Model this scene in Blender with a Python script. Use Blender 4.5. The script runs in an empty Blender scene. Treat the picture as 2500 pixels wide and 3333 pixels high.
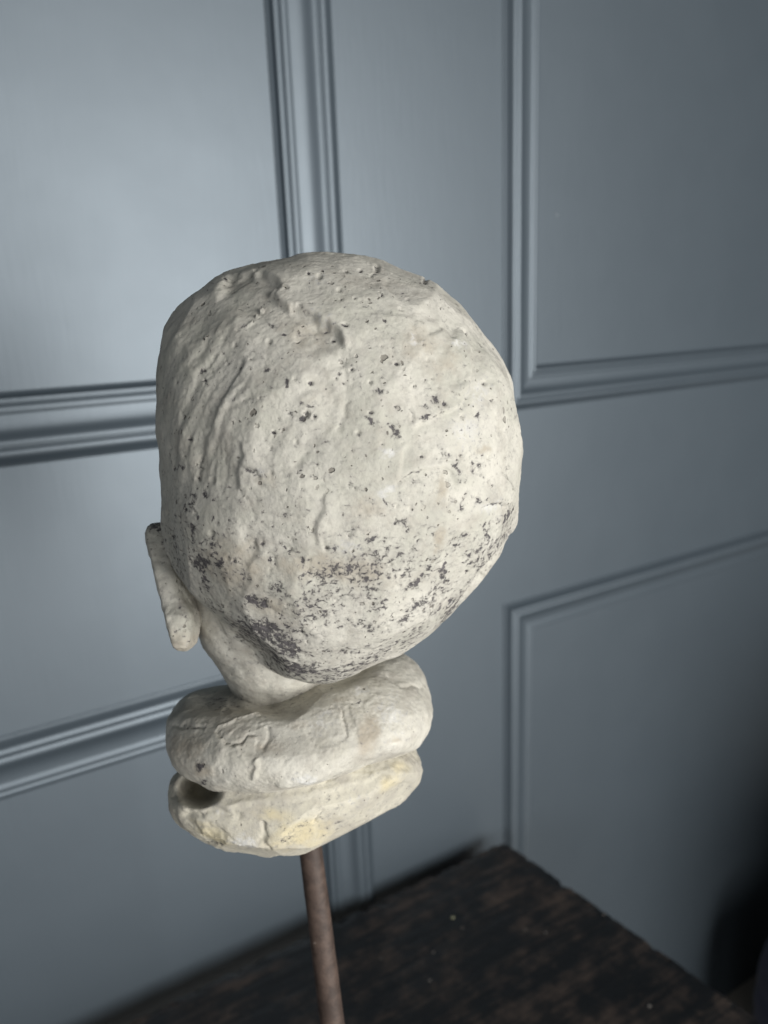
import bpy, bmesh, math, random
import numpy as np
from mathutils import Vector, Matrix

# ------------------------------------------------------------------ camera, world, lamps, exposure
scene = bpy.context.scene
F_PX, CX, CY = 2530.0, 1250.0, 1666.5            # focal length and centre, in pixels of the 2500x3333 photograph

def unit(v):
    return v / np.linalg.norm(v)

_down = unit(np.array([390.0, 9734.0, F_PX]))     # vanishing directions of the panelling give the camera's tilt
_right = np.array([4370.0, -853.0, F_PX])
_right = unit(_right - _down * (_right @ _down))
ROT = np.array([_right, np.cross(-_down, _right), -_down])   # image axes (right, down, forward) -> world (X along wall, Y into wall, Z up)

cam_data = bpy.data.cameras.new('camera')
cam = bpy.data.objects.new('camera', cam_data)
scene.collection.objects.link(cam)
scene.camera = cam
m = Matrix.Identity(4)
for i in range(3):
    m[i][0], m[i][1], m[i][2] = ROT[i][0], -ROT[i][1], -ROT[i][2]
cam.matrix_world = m
cam_data.sensor_fit = 'VERTICAL'
cam_data.sensor_height = 36.0
cam_data.sensor_width = 27.0
cam_data.lens = 36.0 * F_PX / 3333.0
cam_data.clip_start, cam_data.clip_end = 0.02, 50.0
cam_data.dof.use_dof = True
cam_data.dof.focus_distance = 0.400
cam_data.dof.aperture_fstop = cam_data.lens / 3.9

world = bpy.data.worlds.new('World')
scene.world = world
world.use_nodes = True
bgn = world.node_tree.nodes['Background']
bgn.inputs['Color'].default_value = (0.80, 0.91, 1.0, 1)
bgn.inputs['Strength'].default_value = 0.06

def area_lamp(name, loc, target, sx, sy, power, color):
    d = bpy.data.lights.new(name, 'AREA')
    d.shape = 'RECTANGLE'; d.size = sx; d.size_y = sy; d.energy = power; d.color = color
    o = bpy.data.objects.new(name, d)
    scene.collection.objects.link(o)
    o.location = loc
    o.rotation_euler = (Vector(target) - Vector(loc)).to_track_quat('-Z', 'Y').to_euler()
    return o

area_lamp('window_light', (1.15, -2.4, -0.12), (0.15, 0.45, -0.15), 2.1, 2.4, 168.0, (1.0, 0.985, 0.96))
area_lamp('room_light', (-1.5, -1.9, -0.15), (0.1, 0.45, -0.1), 1.5, 1.2, 22.0, (0.95, 0.97, 1.0))

scene.view_settings.view_transform = 'Standard'
scene.view_settings.look = 'None'
scene.view_settings.exposure = 0.0
scene.view_settings.gamma = 1.0
scene.view_settings.use_curve_mapping = False
scene.render.engine = 'CYCLES'
scene.cycles.use_denoising = True
scene.cycles.max_bounces = 6

COL = scene.collection
WALL_Y = 1.05

def ray(px, py):
    return ROT @ np.array([px - CX, py - CY, F_PX]) / F_PX

def at_depth(px, py, depth):                     # depth along the optical axis
    return ray(px, py) * depth

def at_plane(px, py, axis, value):
    r = ray(px, py)
    return r * (value / r[axis])

def project(P):                                  # world points -> photograph pixels
    q = P @ ROT                                   # = ROT^T p
    return np.stack([CX + F_PX * q[:, 0] / q[:, 2], CY + F_PX * q[:, 1] / q[:, 2]], 1)

# ------------------------------------------------------------------ numpy noise
_rng = np.random.RandomState(7)
_perm = _rng.permutation(256)
_perm = np.concatenate([_perm, _perm, _perm])
_grad = _rng.normal(size=(256, 3)); _grad /= np.linalg.norm(_grad, axis=1)[:, None]

def perlin(P):
    Pi = np.floor(P).astype(int); Pf = P - Pi
    u = Pf * Pf * Pf * (Pf * (Pf * 6 - 15) + 10)
    Pi &= 255
    out = np.zeros(len(P))
    for dx in (0, 1):
        wx = u[:, 0] if dx else 1 - u[:, 0]
        for dy in (0, 1):
            wy = u[:, 1] if dy else 1 - u[:, 1]
            for dz in (0, 1):
                wz = u[:, 2] if dz else 1 - u[:, 2]
                h = _perm[_perm[_perm[(Pi[:, 0] + dx) & 255] + ((Pi[:, 1] + dy) & 255)] + ((Pi[:, 2] + dz) & 255)] & 255
                g = _grad[h]
                out += wx * wy * wz * (g[:, 0] * (Pf[:, 0] - dx) + g[:, 1] * (Pf[:, 1] - dy) + g[:, 2] * (Pf[:, 2] - dz))
    return out * 1.6

def fbm(P, octaves=3, gain=0.5):
    s = np.zeros(len(P)); a = 1.0
    for k in range(octaves):
        s += a * perlin(P * (2.03 ** k) + 17.3 * k); a *= gain
    return s

def terrace(t, levels, sharp=0.10):
    """rounded steps: overlapping skins laid one over the other"""
    k = t * levels; f = np.floor(k); u = k - f
    return (f + smooth(0.5 - sharp, 0.5 + sharp, u)) / levels

def smooth(e0, e1, x):
    t = np.clip((x - e0) / (e1 - e0), 0, 1)
    return t * t * (3 - 2 * t)

# ------------------------------------------------------------------ material helpers
def material(name):
    mt = bpy.data.materials.new(name)
    mt.use_nodes = True
    nt = mt.node_tree
    return mt, nt, nt.nodes['Principled BSDF']

def node(nt, kind, **kw):
    n = nt.nodes.new(kind)
    for k, v in kw.items():
        if k.startswith('in_'):
            key = k[3:]
            n.inputs[int(key) if key.isdigit() else key.replace('_', ' ')].default_value = v
        else:
            setattr(n, k, v)
    return n

def noise_node(nt, vec, scale, detail=4.0, rough=0.55, dist=0.0):
    n = node(nt, 'ShaderNodeTexNoise', in_Scale=scale, in_Detail=detail, in_Roughness=rough, in_Distortion=dist)
    nt.links.new(vec, n.inputs['Vector'])
    return n.outputs['Fac']

def ramp(nt, fac, lo, hi, a=0.0, b=1.0):
    n = node(nt, 'ShaderNodeMapRange', interpolation_type='SMOOTHSTEP')
    n.inputs['From Min'].default_value = lo; n.inputs['From Max'].default_value = hi
    n.inputs['To Min'].default_value = a; n.inputs['To Max'].default_value = b
    nt.links.new(fac, n.inputs['Value'])
    return n.outputs['Result']

def calc(nt, op, a, b=None):
    n = node(nt, 'ShaderNodeMath', operation=op)
    for i, v in enumerate((a, b)):
        if v is None: continue
        if isinstance(v, (int, float)): n.inputs[i].default_value = v
        else: nt.links.new(v, n.inputs[i])
    return n.outputs[0]

def mixc(nt, fac, a, b):
    n = node(nt, 'ShaderNodeMix', data_type='RGBA')
    for sock, v in ((n.inputs['Factor'], fac), (n.inputs['A'], a), (n.inputs['B'], b)):
        if isinstance(v, (int, float)): sock.default_value = v
        elif isinstance(v, tuple): sock.default_value = (*v, 1.0)
        else: nt.links.new(v, sock)
    return n.outputs['Result']

def bump(nt, height, strength, distance, normal=None):
    n = node(nt, 'ShaderNodeBump', in_Strength=strength, in_Distance=distance)
    nt.links.new(height, n.inputs['Height'])
    if normal is not None: nt.links.new(normal, n.inputs['Normal'])
    return n.outputs['Normal']

def objcoord(nt):
    return node(nt, 'ShaderNodeTexCoord').outputs['Object']

def stretched(nt, vec, s):
    n = node(nt, 'ShaderNodeMapping')
    n.inputs['Scale'].default_value = s
    nt.links.new(vec, n.inputs['Vector'])
    return n.outputs['Vector']

# ---- painted panelling
def wall_paint():
    mt, nt, b = material('slate_satin_paint')
    v = objcoord(nt)
    big = noise_node(nt, v, 5.0, 3)
    b.inputs['IOR'].default_value = 1.68
    b.inputs['Specular IOR Level'].default_value = 0.95
    b.inputs['Specular Tint'].default_value = (0.80, 0.91, 1.0, 1)
    col = mixc(nt, big, (0.042, 0.055, 0.067), (0.047, 0.061, 0.073))
    nt.links.new(col, b.inputs['Base Color'])
    brush = noise_node(nt, stretched(nt, v, (160, 160, 14)), 1.0, 3)
    wob = noise_node(nt, v, 14.0, 2)
    roller = noise_node(nt, v, 420.0, 2)
    nt.links.new(ramp(nt, noise_node(nt, v, 9.0, 4), 0.3, 0.7, 0.475, 0.495), b.inputs['Roughness'])
    n1 = bump(nt, wob, 0.05, 0.004)
    n2 = bump(nt, brush, 0.24, 0.0006, n1)
    n3 = bump(nt, roller, 0.08, 0.0003, n2)
    nt.links.new(n3, b.inputs['Normal'])
    return mt

# ---- weathered plaster; the stains are carried by mesh attributes and broken up by noise
def plaster(name, base, base2, warm, dirt=(0.045, 0.042, 0.046), pits=1.0):
    mt, nt, b = material(name)
    v = objcoord(nt)
    def attr(n_): return node(nt, 'ShaderNodeAttribute', attribute_name=n_).outputs['Fac']
    n_big = noise_node(nt, v, 28.0, 5, 0.6)
    n_mid = noise_node(nt, v, 120.0, 5, 0.65)
    n_fine = noise_node(nt, v, 520.0, 4, 0.65)
    n_flake = noise_node(nt, stretched(nt, v, (1.0, 1.0, 1.15)), 300.0, 6, 0.70, 0.4)
    col = mixc(nt, ramp(nt, n_big, 0.35, 0.65), base, base2)
    col = mixc(nt, calc(nt, 'MULTIPLY', ramp(nt, n_mid, 0.42, 0.7), 0.42), col, (0.36, 0.345, 0.315))
    n_dirt = noise_node(nt, v, 55.0, 6, 0.7)
    col = mixc(nt, ramp(nt, n_dirt, 0.46, 0.70, 0.0, 0.62), col, (0.34, 0.315, 0.275))
    wm = calc(nt, 'MULTIPLY', ramp(nt, calc(nt, 'ADD', attr('warm'), calc(nt, 'MULTIPLY', calc(nt, 'SUBTRACT', n_mid, 0.5), 1.1)), 0.15, 0.95), 0.8)
    col = mixc(nt, wm, col, warm)
    wh = ramp(nt, calc(nt, 'ADD', attr('white'), calc(nt, 'MULTIPLY', calc(nt, 'SUBTRACT', n_flake, 0.5), 2.6)), 0.30, 1.0)
    col = mixc(nt, calc(nt, 'MULTIPLY', wh, 0.6), col, (0.64, 0.64, 0.63))
    dk_in = calc(nt, 'ADD', attr('stain'), calc(nt, 'MULTIPLY', calc(nt, 'SUBTRACT', n_flake, 0.5), 3.2))
    dk = ramp(nt, dk_in, 0.52, 0.84)
    grime = ramp(nt, dk_in, 0.05, 0.80, 0.0, 0.60)
    col = mixc(nt, grime, col, (0.235, 0.225, 0.21))
    tone = mixc(nt, ramp(nt, n_fine, 0.35, 0.7), dirt, (0.115, 0.105, 0.11))
    col = mixc(nt, calc(nt, 'MULTIPLY', dk, 0.92), col, tone)
    # pin holes, two sizes
    pit_all = None
    for sc, big, lo in ((150.0, 0.30, 0.30), (330.0, 0.34, 0.45)):
        vo = node(nt, 'ShaderNodeTexVoronoi', in_Scale=sc, in_Randomness=1.0)
        warp = node(nt, 'ShaderNodeMixRGB', blend_type='ADD', in_Fac=0.004)
        nzz = node(nt, 'ShaderNodeTexNoise', in_Scale=260.0, in_Detail=2.0)
        nt.links.new(v, nzz.inputs['Vector']); nt.links.new(v, warp.inputs[1]); nt.links.new(nzz.outputs['Color'], warp.inputs[2])
        nt.links.new(warp.outputs[0], vo.inputs['Vector'])
        rnd = node(nt, 'ShaderNodeSeparateColor'); nt.links.new(vo.outputs['Color'], rnd.inputs[0])
        size = calc(nt, 'MULTIPLY', ramp(nt, noise_node(nt, v, 45.0, 3), 0.38, 0.68, 0.25, 1.0), ramp(nt, rnd.outputs[0], lo, 1.0, 0.0, big * pits))
        pit = ramp(nt, calc(nt, 'SUBTRACT', vo.outputs['Distance'], size), -0.07, 0.02, 1.0, 0.0)
        pit = calc(nt, 'MULTIPLY', pit, ramp(nt, rnd.outputs[1], 0.1, 0.9, 0.35, 1.0))
        pit_all = pit if pit_all is None else calc(nt, 'MAXIMUM', pit_all, pit)
    col = mixc(nt, calc(nt, 'MULTIPLY', pit_all, 0.72), col, (0.12, 0.105, 0.09))
    nt.links.new(col, b.inputs['Base Color'])
    b.inputs['Roughness'].default_value = 0.85
    b.inputs['Specular IOR Level'].default_value = 0.25
    crust = node(nt, 'ShaderNodeTexNoise', noise_type='RIDGED_MULTIFRACTAL', in_Scale=240.0, in_Detail=4.0)
    nt.links.new(v, crust.inputs['Vector'])
    area = ramp(nt, n_big, 0.40, 0.60, 0.25, 1.0)
    n1 = bump(nt, n_mid, 0.28, 0.0016)
    n2 = bump(nt, calc(nt, 'MULTIPLY', crust.outputs['Fac'], area), 0.34 * (0.4 + 0.6 * pits), 0.0006, n1)
    n2b = bump(nt, n_fine, 0.52, 0.0007, n2)
    n3 = bump(nt, calc(nt, 'SUBTRACT', 1.0, pit_all), 0.9, 0.0012, n2b)
    n4 = bump(nt, calc(nt, 'SUBTRACT', 1.0, dk), 0.6, 0.0008, n3)
    nt.links.new(n4, b.inputs['Normal'])
    return mt

def old_wood():
    mt, nt, b = material('black_worn_wood')
    v = objcoord(nt)
    grain = noise_node(nt, stretched(nt, v, (9, 95, 95)), 1.0, 5, 0.6, 0.4)
    patch = noise_node(nt, stretched(nt, v, (7, 13, 13)), 1.0, 5, 0.62)
    fine = noise_node(nt, stretched(nt, v, (60, 240, 240)), 1.0, 3)
    blot = noise_node(nt, v, 34.0, 5, 0.6)
    worn = calc(nt, 'ADD', calc(nt, 'MULTIPLY', grain, 0.36), calc(nt, 'ADD', calc(nt, 'MULTIPLY', patch, 0.40), calc(nt, 'MULTIPLY', blot, 0.41)))
    col = mixc(nt, ramp(nt, worn, 0.54, 0.74), (0.0040, 0.0042, 0.0048), (0.052, 0.037, 0.029))
    col = mixc(nt, ramp(nt, calc(nt, 'ADD', worn, calc(nt, 'MULTIPLY', fine, 0.25)), 0.78, 0.95, 0, 0.6), col, (0.075, 0.052, 0.038))
    vo = node(nt, 'ShaderNodeTexVoronoi', in_Scale=26.0)
    nt.links.new(v, vo.inputs['Vector'])
    rnd = node(nt, 'ShaderNodeSeparateColor'); nt.links.new(vo.outputs['Color'], rnd.inputs[0])
    sp = calc(nt, 'MULTIPLY', ramp(nt, vo.outputs['Distance'], 0.06, 0.11, 1, 0), ramp(nt, rnd.outputs[0], 0.62, 0.75))
    col = mixc(nt, calc(nt, 'MULTIPLY', sp, 0.5), col, (0.14, 0.12, 0.10))
    nt.links.new(col, b.inputs['Base Color'])
    nt.links.new(ramp(nt, patch, 0.35, 0.7, 0.38, 0.62), b.inputs['Roughness'])
    b.inputs['Specular IOR Level'].default_value = 0.5
    nt.links.new(bump(nt, worn, 0.5, 0.004, bump(nt, fine, 0.3, 0.001)), b.inputs['Normal'])
    return mt

def rusty_iron():
    mt, nt, b = material('brown_rusted_iron')
    v = objcoord(nt)
    a = noise_node(nt, v, 90.0, 5, 0.65); f = noise_node(nt, v, 700.0, 3)
    col = mixc(nt, ramp(nt, a, 0.35, 0.65), (0.040, 0.026, 0.020), (0.078, 0.052, 0.040))
    col = mixc(nt, ramp(nt, calc(nt, 'ADD', a, calc(nt, 'MULTIPLY', f, 0.3)), 0.80, 0.90, 0, 0.8), col, (0.30, 0.24, 0.20))
    nt.links.new(col, b.inputs['Base Color'])
    b.inputs['Roughness'].default_value = 0.62
    nt.links.new(bump(nt, f, 0.4, 0.0005, bump(nt, a, 0.4, 0.001)), b.inputs['Normal'])
    return mt

def navy_cloth():
    mt, nt, b = material('dark_navy_cloth')
    v = objcoord(nt)
    w = noise_node(nt, v, 600.0, 2); l = noise_node(nt, v, 12.0, 3)
    nt.links.new(mixc(nt, l, (0.006, 0.009, 0.030), (0.013, 0.018, 0.055)), b.inputs['Base Color'])
    b.inputs['Roughness'].default_value = 0.85
    b.inputs['Sheen Weight'].default_value = 0.15
    nt.links.new(bump(nt, w, 0.3, 0.0006), b.inputs['Normal'])
    return mt

def plain(name, color, rough=0.8):
    mt, nt, b = material(name)
    n = noise_node(nt, objcoord(nt), 900.0, 3)
    nt.links.new(mixc(nt, n, tuple(c * 0.85 for c in color), tuple(c * 1.1 for c in color)), b.inputs['Base Color'])
    b.inputs['Roughness'].default_value = rough
    return mt

# ------------------------------------------------------------------ object helpers
def mesh_object(name, verts, faces, mat, parent=None, shade=True, loc=None):
    me = bpy.data.meshes.new(name)
    verts = np.asarray(verts, dtype=float)
    if loc is not None: verts = verts - np.asarray(loc)
    if isinstance(faces, np.ndarray):
        k = faces.shape[1]
        me.vertices.add(len(verts)); me.vertices.foreach_set('co', verts.astype(np.float32).ravel())
        me.loops.add(faces.size); me.loops.foreach_set('vertex_index', faces.astype(np.int32).ravel())
        me.polygons.add(len(faces))
        me.polygons.foreach_set('loop_start', np.arange(0, faces.size, k, dtype=np.int32))
        me.polygons.foreach_set('loop_total', np.full(len(faces), k, dtype=np.int32))
        me.update(calc_edges=True)
    else:
        me.from_pydata(verts.tolist(), [], faces)
        me.update()
    me.validate()
    me.materials.append(mat)
    me.polygons.foreach_set('use_smooth', [shade] * len(me.polygons))
    o = bpy.data.objects.new(name, me)
    COL.objects.link(o)
    if parent is not None: o.parent = parent
    if loc is not None: o.location = loc
    return o

def tag(o, label=None, cat=None, kind=None):
    if label: o['label'] = label
    if cat: o['category'] = cat
    if kind: o['kind'] = kind
    return o

def box_geo(x0, x1, y0, y1, z0, z1):
    v = [(x, y, z) for x in (x0, x1) for y in (y0, y1) for z in (z0, z1)]
    f = [(0, 1, 3, 2), (4, 6, 7, 5), (0, 4, 5, 1), (2, 3, 7, 6), (0, 2, 6, 4), (1, 5, 7, 3)]
    return v, f

def set_attr(o, name, values):
    a = o.data.attributes.new(name, 'FLOAT', 'POINT')
    a.data.foreach_set('value', np.asarray(values, dtype=np.float32))

# ------------------------------------------------------------------ the panelled wall
PAINT = wall_paint()
S = WALL_Y
XL0, XL1 = 0.457 * S, 0.545 * S          # left panels: moulding from panel edge to stile edge
XR1, XR0 = 0.832 * S, 0.909 * S          # right panels: from stile edge to panel edge
ZU0, ZU1 = -0.075 * S, -0.161 * S        # upper panels: lower moulding, panel edge to rail edge
ZL1, ZL0 = -0.496 * S, -0.587 * S        # lower panels: upper moulding, rail edge to panel edge
RU0, RU1, RL1, RL0 = -0.100 * S, -0.171 * S, -0.512 * S, -0.581 * S   # the same for the right-hand panels
XA, XB, ZA, ZB = -1.2, 3.6, -2.3, 1.9
PANEL_BACK = 0.0115                        # panels lie this far behind the stiles

def wall_cross():
    bm = bmesh.new()
    def add(x0, x1, z0, z1):
        v, f = box_geo(x0, x1, S, S + 0.04, z0, z1)
        vs = [bm.verts.new(p) for p in v]
        for q in f: bm.faces.new([vs[i] for i in q])
    add(XL1 - 0.004, XR1 + 0.004, ZA, ZB)
    add(XA, XL1 - 0.004, ZL1 - 0.004, ZU1 + 0.004)
    add(XR1 + 0.004, XB, RL1 - 0.004, RU1 + 0.004)
    bmesh.ops.recalc_face_normals(bm, faces=bm.faces)
    me = bpy.data.meshes.new('wall'); bm.to_mesh(me); bm.free()
    me.materials.append(PAINT)
    o = bpy.data.objects.new('wall', me); COL.objects.link(o)
    return o
wall = wall_cross()
tag(wall, 'slate grey satin painted panelled wall behind the plaster head', None, 'structure')

for x0, x1, z0, z1 in ((XA, XL0 + 0.02, ZU0 - 0.02, ZB), (XR0 - 0.02, XB, RU0 - 0.02, ZB),
                       (XA, XL0 + 0.02, ZA, ZL0 + 0.02), (XR0 - 0.02, XB, ZA, RL0 + 0.02)):
    v, f = box_geo(x0, x1, S + PANEL_BACK, S + 0.038, z0, z1)
    mesh_object('panel', v, f, PAINT, wall, shade=False)

def moulding_profile():
    """(s, h): s = 0 at the stile edge, 1 at the panel edge; h = how far it stands out of the stile's face (m)."""
    k = [(0.0, -0.003), (0.0, 0.0015), (0.05, 0.0040), (0.10, 0.0085), (0.135, 0.0116), (0.17, 0.0129), (0.20, 0.0132), (0.235, 0.0126), (0.255, 0.0112), (0.27, 0.0105),
         (0.29, 0.0109), (0.325, 0.0114), (0.36, 0.0110), (0.40, 0.0092), (0.45, 0.0063), (0.50, 0.0041), (0.56, 0.0027), (0.62, 0.0019), (0.68, 0.0015), (0.705, 0.0014),
         (0.72, 0.0022), (0.745, 0.0028), (0.785, 0.0030), (0.815, 0.0023), (0.83, 0.0007), (0.845, -0.0002), (0.865, 0.0004), (0.89, 0.0006), (0.92, 0.0000), (0.935, -0.0025),
         (0.955, -0.0060), (1.0, -0.0085), (1.0, -0.0125)]
    return np.array(k)
PROF = moulding_profile()

def subdivide_profile(P, n=4):
    """Catmull-Rom through the profile so that the beads are round."""
    out = [P[0]]
    Q = np.vstack([P[0], P[1:-1], P[-1]])
    for i in range(1, len(P) - 2):
        p0, p1, p2, p3 = P[max(i - 1, 1)], P[i], P[i + 1], P[min(i + 2, len(P) - 2)]
        for t in np.arange(0, 1, 1.0 / n):
            out.append(0.5 * ((2 * p1) + (-p0 + p2) * t + (2 * p0 - 5 * p1 + 4 * p2 - p3) * t * t + (-p0 + 3 * p1 - 3 * p2 + p3) * t ** 3))
    out.append(P[-2]); out.append(P[-1])
    return np.array(out)
PROF = subdivide_profile(PROF)

def moulding(axis, stile, panel, start_stile, start_panel, end):
    """A length of moulding along `axis`; mitred at its start, where it meets its neighbour."""
    verts, faces = [], []
    n = len(PROF)
    steps = 60
    for j in range(steps + 1):
        t = j / steps
        for s, h in PROF:
            a = stile + (panel - stile) * s
            b0 = start_stile + (start_panel - start_stile) * s
            b = b0 + (end - b0) * t
            h2 = h * 1.08 * (1.0 + 0.012 * math.sin(b * 37 + a * 11))
            verts.append((a, S - h2, b) if axis == 'z' else (b, S - h2, a))
    for j in range(steps):
        for i in range(n - 1):
            faces.append((j * n + i, j * n + i + 1, (j + 1) * n + i + 1, (j + 1) * n + i))
    o = mesh_object('panel_moulding', verts, faces, PAINT, wall)
    bm = bmesh.new(); bm.from_mesh(o.data); bmesh.ops.recalc_face_normals(bm, faces=bm.faces)
    bm.faces.ensure_lookup_table()
    if sum(f.normal.y for f in bm.faces) > 0: bmesh.ops.reverse_faces(bm, faces=bm.faces)
    bm.to_mesh(o.data); bm.free()
    return o
moulding('z', XL1, XL0, ZU1, ZU0, ZB)      # upper left panel: right side, then its bottom side
moulding('x', ZU1, ZU0, XL1, XL0, XA)
moulding('z', XR1, XR0, RU1, RU0, ZB)      # upper right panel
moulding('x', RU1, RU0, XR1, XR0, XB)
moulding('z', XL1, XL0, ZL1, ZL0, ZA)      # lower left panel
moulding('x', ZL1, ZL0, XL1, XL0, XA)
moulding('z', XR1, XR0, RL1, RL0, ZA)      # lower right panel
moulding('x', RL1, RL0, XR1, XR0, XB)

# a chip of white paint on the upper right panel
c0 = at_plane(1812, 700, 1, S + PANEL_BACK)
mesh_object('paint_chip', [(c0[0] + dx, c0[1] - dy, c0[2] + dz) for dx, dy, dz in
            ((-.003, .0003, .001), (.0005, .0009, -.0007), (.0035, .0003, -.0007), (.0004, .0005, .0006), (0, -.0003, 0))],
            [(0, 1, 3), (1, 2, 3), (0, 4, 1), (1, 4, 2), (2, 4, 3), (3, 4, 0)], plain('white_chip', (0.75, 0.75, 0.74)), wall)

# ------------------------------------------------------------------ the table
WOOD = old_wood()
corner = at_plane(1640, 2734, 1, S - 0.044)
TZ = corner[2]
pb = at_plane(400, 3332, 2, TZ)
pr = at_plane(2392, 3262, 2, TZ)
ub = unit((pb - corner)[:2]); ur = unit((pr - corner)[:2])
LB, LR = 1.5, 1.2
table = bpy.data.objects.new('table', None); COL.objects.link(table)
table.location = (*(corner[:2] + ub * LB * 0.5 + ur * LR * 0.5), TZ - 0.92)
tag(table, 'black worn wooden table with chipped edges standing against the panelled wall', 'table')

def table_top():
    nu, nv, th = 260, 220, 0.028
    U, V = np.meshgrid(np.linspace(0, 1, nu + 1), np.linspace(0, 1, nv + 1), indexing='ij')
    U = U.ravel() ** 1.5; V = V.ravel() ** 1.5          # finer towards the corner in view
    def sheet(drop):
        P = np.zeros((len(U), 3))
        P[:, :2] = corner[:2] + np.outer(U * LB, ub) + np.outer(V * LR, ur)
        P[:, 2] = TZ - drop
        e = P * 1.0
        wob = fbm(P * 13.0, 4) * 0.0013 + np.clip(fbm(P * 45.0, 3), 0, 1) * 0.0022
        du, dv = U * LB, V * LR
        near = np.exp(-np.minimum(du, dv) / 0.010)
        round_c = np.exp(-(du + dv) / 0.012) * 0.005
        e[:, :2] += np.outer(np.exp(-du / 0.012) * (wob + round_c), ub) + np.outer(np.exp(-dv / 0.012) * (wob * 1.2 + round_c), ur)
        if drop == 0:
            chip = np.clip(fbm(P * 60.0, 3) - 0.05, 0, 1)
            e[:, 2] += fbm(P * np.array([5, 40, 40]), 3) * 0.0007 - near * (0.0025 + 0.010 * chip)
        return e
    top, bot = sheet(0.0), sheet(th)
    idx = np.arange((nu + 1) * (nv + 1)).reshape(nu + 1, nv + 1)
    q = np.stack([idx[:-1, :-1], idx[1:, :-1], idx[1:, 1:], idx[:-1, 1:]], -1).reshape(-1, 4)
    N = len(top)
    rim = np.concatenate([idx[:, 0], idx[-1, 1:], idx[-2::-1, -1], idx[0, -2:0:-1]])
    nxt = np.roll(rim, -1)
    sides = np.stack([rim, rim + N, nxt + N, nxt], 1)
    faces = np.concatenate([q, q[:, ::-1] + N, sides])
    verts = np.concatenate([top, bot])
    o = mesh_object('table_top', verts - np.array(table.location), faces, WOOD, table)
    bm = bmesh.new(); bm.from_mesh(o.data); bmesh.ops.recalc_face_normals(bm, faces=bm.faces); bm.to_mesh(o.data); bm.free()
    return o
table_top()

def table_part(name, u0, u1, v0, v1, z0, z1):
    P = []
    for u in (u0, u1):
        for v in (v0, v1):
            for z in (z0, z1):
                xy = corner[:2] + ub * u + ur * v
                P.append((xy[0], xy[1], z))
    f = box_geo(0, 1, 0, 1, 0, 1)[1]
    o = mesh_object(name, np.array(P) - np.array(table.location), f, WOOD, table, shade=False)
    md = o.modifiers.new('bevel', 'BEVEL'); md.width = 0.003; md.segments = 2
    return o
table_part('apron', 0.03, LB - 0.03, 0.03, LR - 0.03, TZ - 0.13, TZ - 0.0285)
for u in (0.02, LB - 0.08):
    for v in (0.02, LR - 0.08):
        table_part('leg', u, u + 0.06, v, v + 0.06, TZ - 0.92, TZ - 0.029)

CHIP = plain('pale_fleck', (0.22, 0.22, 0.14))
CHIP2 = plain('grey_fleck', (0.12, 0.11, 0.10))
def fleck(px, py, r, mat, seed):
    rr = random.Random(seed)
    p = at_plane(px, py, 2, TZ + 0.0005) - np.array(table.location)
    v = [(p[0], p[1], p[2] + r * 0.22)]; n = 9
    for ring, (q, h) in enumerate(((0.7, 0.16), (1.0, -0.2))):
        for k in range(n):
            a = 2 * math.pi * k / n
            s = r * q * rr.uniform(0.8, 1.2)
            v.append((p[0] + s * math.cos(a), p[1] + s * math.sin(a), p[2] + r * h))
    f = [(0, 1 + k, 1 + (k + 1) % n) for k in range(n)] + [(1 + k, 1 + n + k, 1 + n + (k + 1) % n, 1 + (k + 1) % n) for k in range(n)]
    mesh_object('plaster_fleck', v, f, mat, table)
for i, (px, py, r) in enumerate(((1473, 2985, 0.0036), (1410, 3098, 0.0022), (1398, 3190, 0.0026), (1965, 2975, 0.0026), (2112, 3272, 0.0032), (1775, 3035, 0.0024))):
    fleck(px, py, r, CHIP if i == 0 else CHIP2, i)

# ------------------------------------------------------------------ the floor they stand on
def pale_floor():
    mt, nt, b = material('pale_floor_boards')
    v = objcoord(nt)
    g = noise_node(nt, stretched(nt, v, (3, 40, 40)), 1.0, 4)
    nt.links.new(mixc(nt, g, (0.27, 0.235, 0.20), (0.36, 0.32, 0.27)), b.inputs['Base Color'])
    b.inputs['Roughness'].default_value = 0.45
    return mt
v, f = box_geo(-3.0, 4.0, -3.6, S + 0.03, TZ - 0.97, TZ - 0.921)
tag(mesh_object('floor', v, f, pale_floor(), None, shade=False), 'pale boarded floor below the black table', None, 'structure')

# ------------------------------------------------------------------ the plaster head
HEAD_D = 0.46
PLASTER = plaster('weathered_plaster', (0.515, 0.496, 0.438), (0.415, 0.406, 0.350), (0.35, 0.312, 0.25))
PLASTER_NECK = plaster('ivory_plaster', (0.56, 0.54, 0.475), (0.44, 0.42, 0.36), (0.36, 0.315, 0.25), pits=0.6)
PLASTER_BASE = plaster('yellowed_plaster', (0.54, 0.51, 0.42), (0.43, 0.405, 0.335), (0.54, 0.47, 0.30), pits=0.7)

base_pt = at_depth(960, 2760, 0.545)
statue = bpy.data.objects.new('sculpted_head', None); COL.objects.link(statue)
statue.location = base_pt
SL = np.array(statue.location)
tag(statue, 'weathered cream plaster head with long ear lobe seen from behind on iron rod', 'sculpture')

def view_frame(C):
    a = unit(-C)                                   # from the thing towards the photographer
    e1 = ROT @ np.array([1.0, 0, 0]); e1 = unit(e1 - a * (e1 @ a))
    e2 = np.cross(a, e1)
    return e1, e2, a

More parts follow.
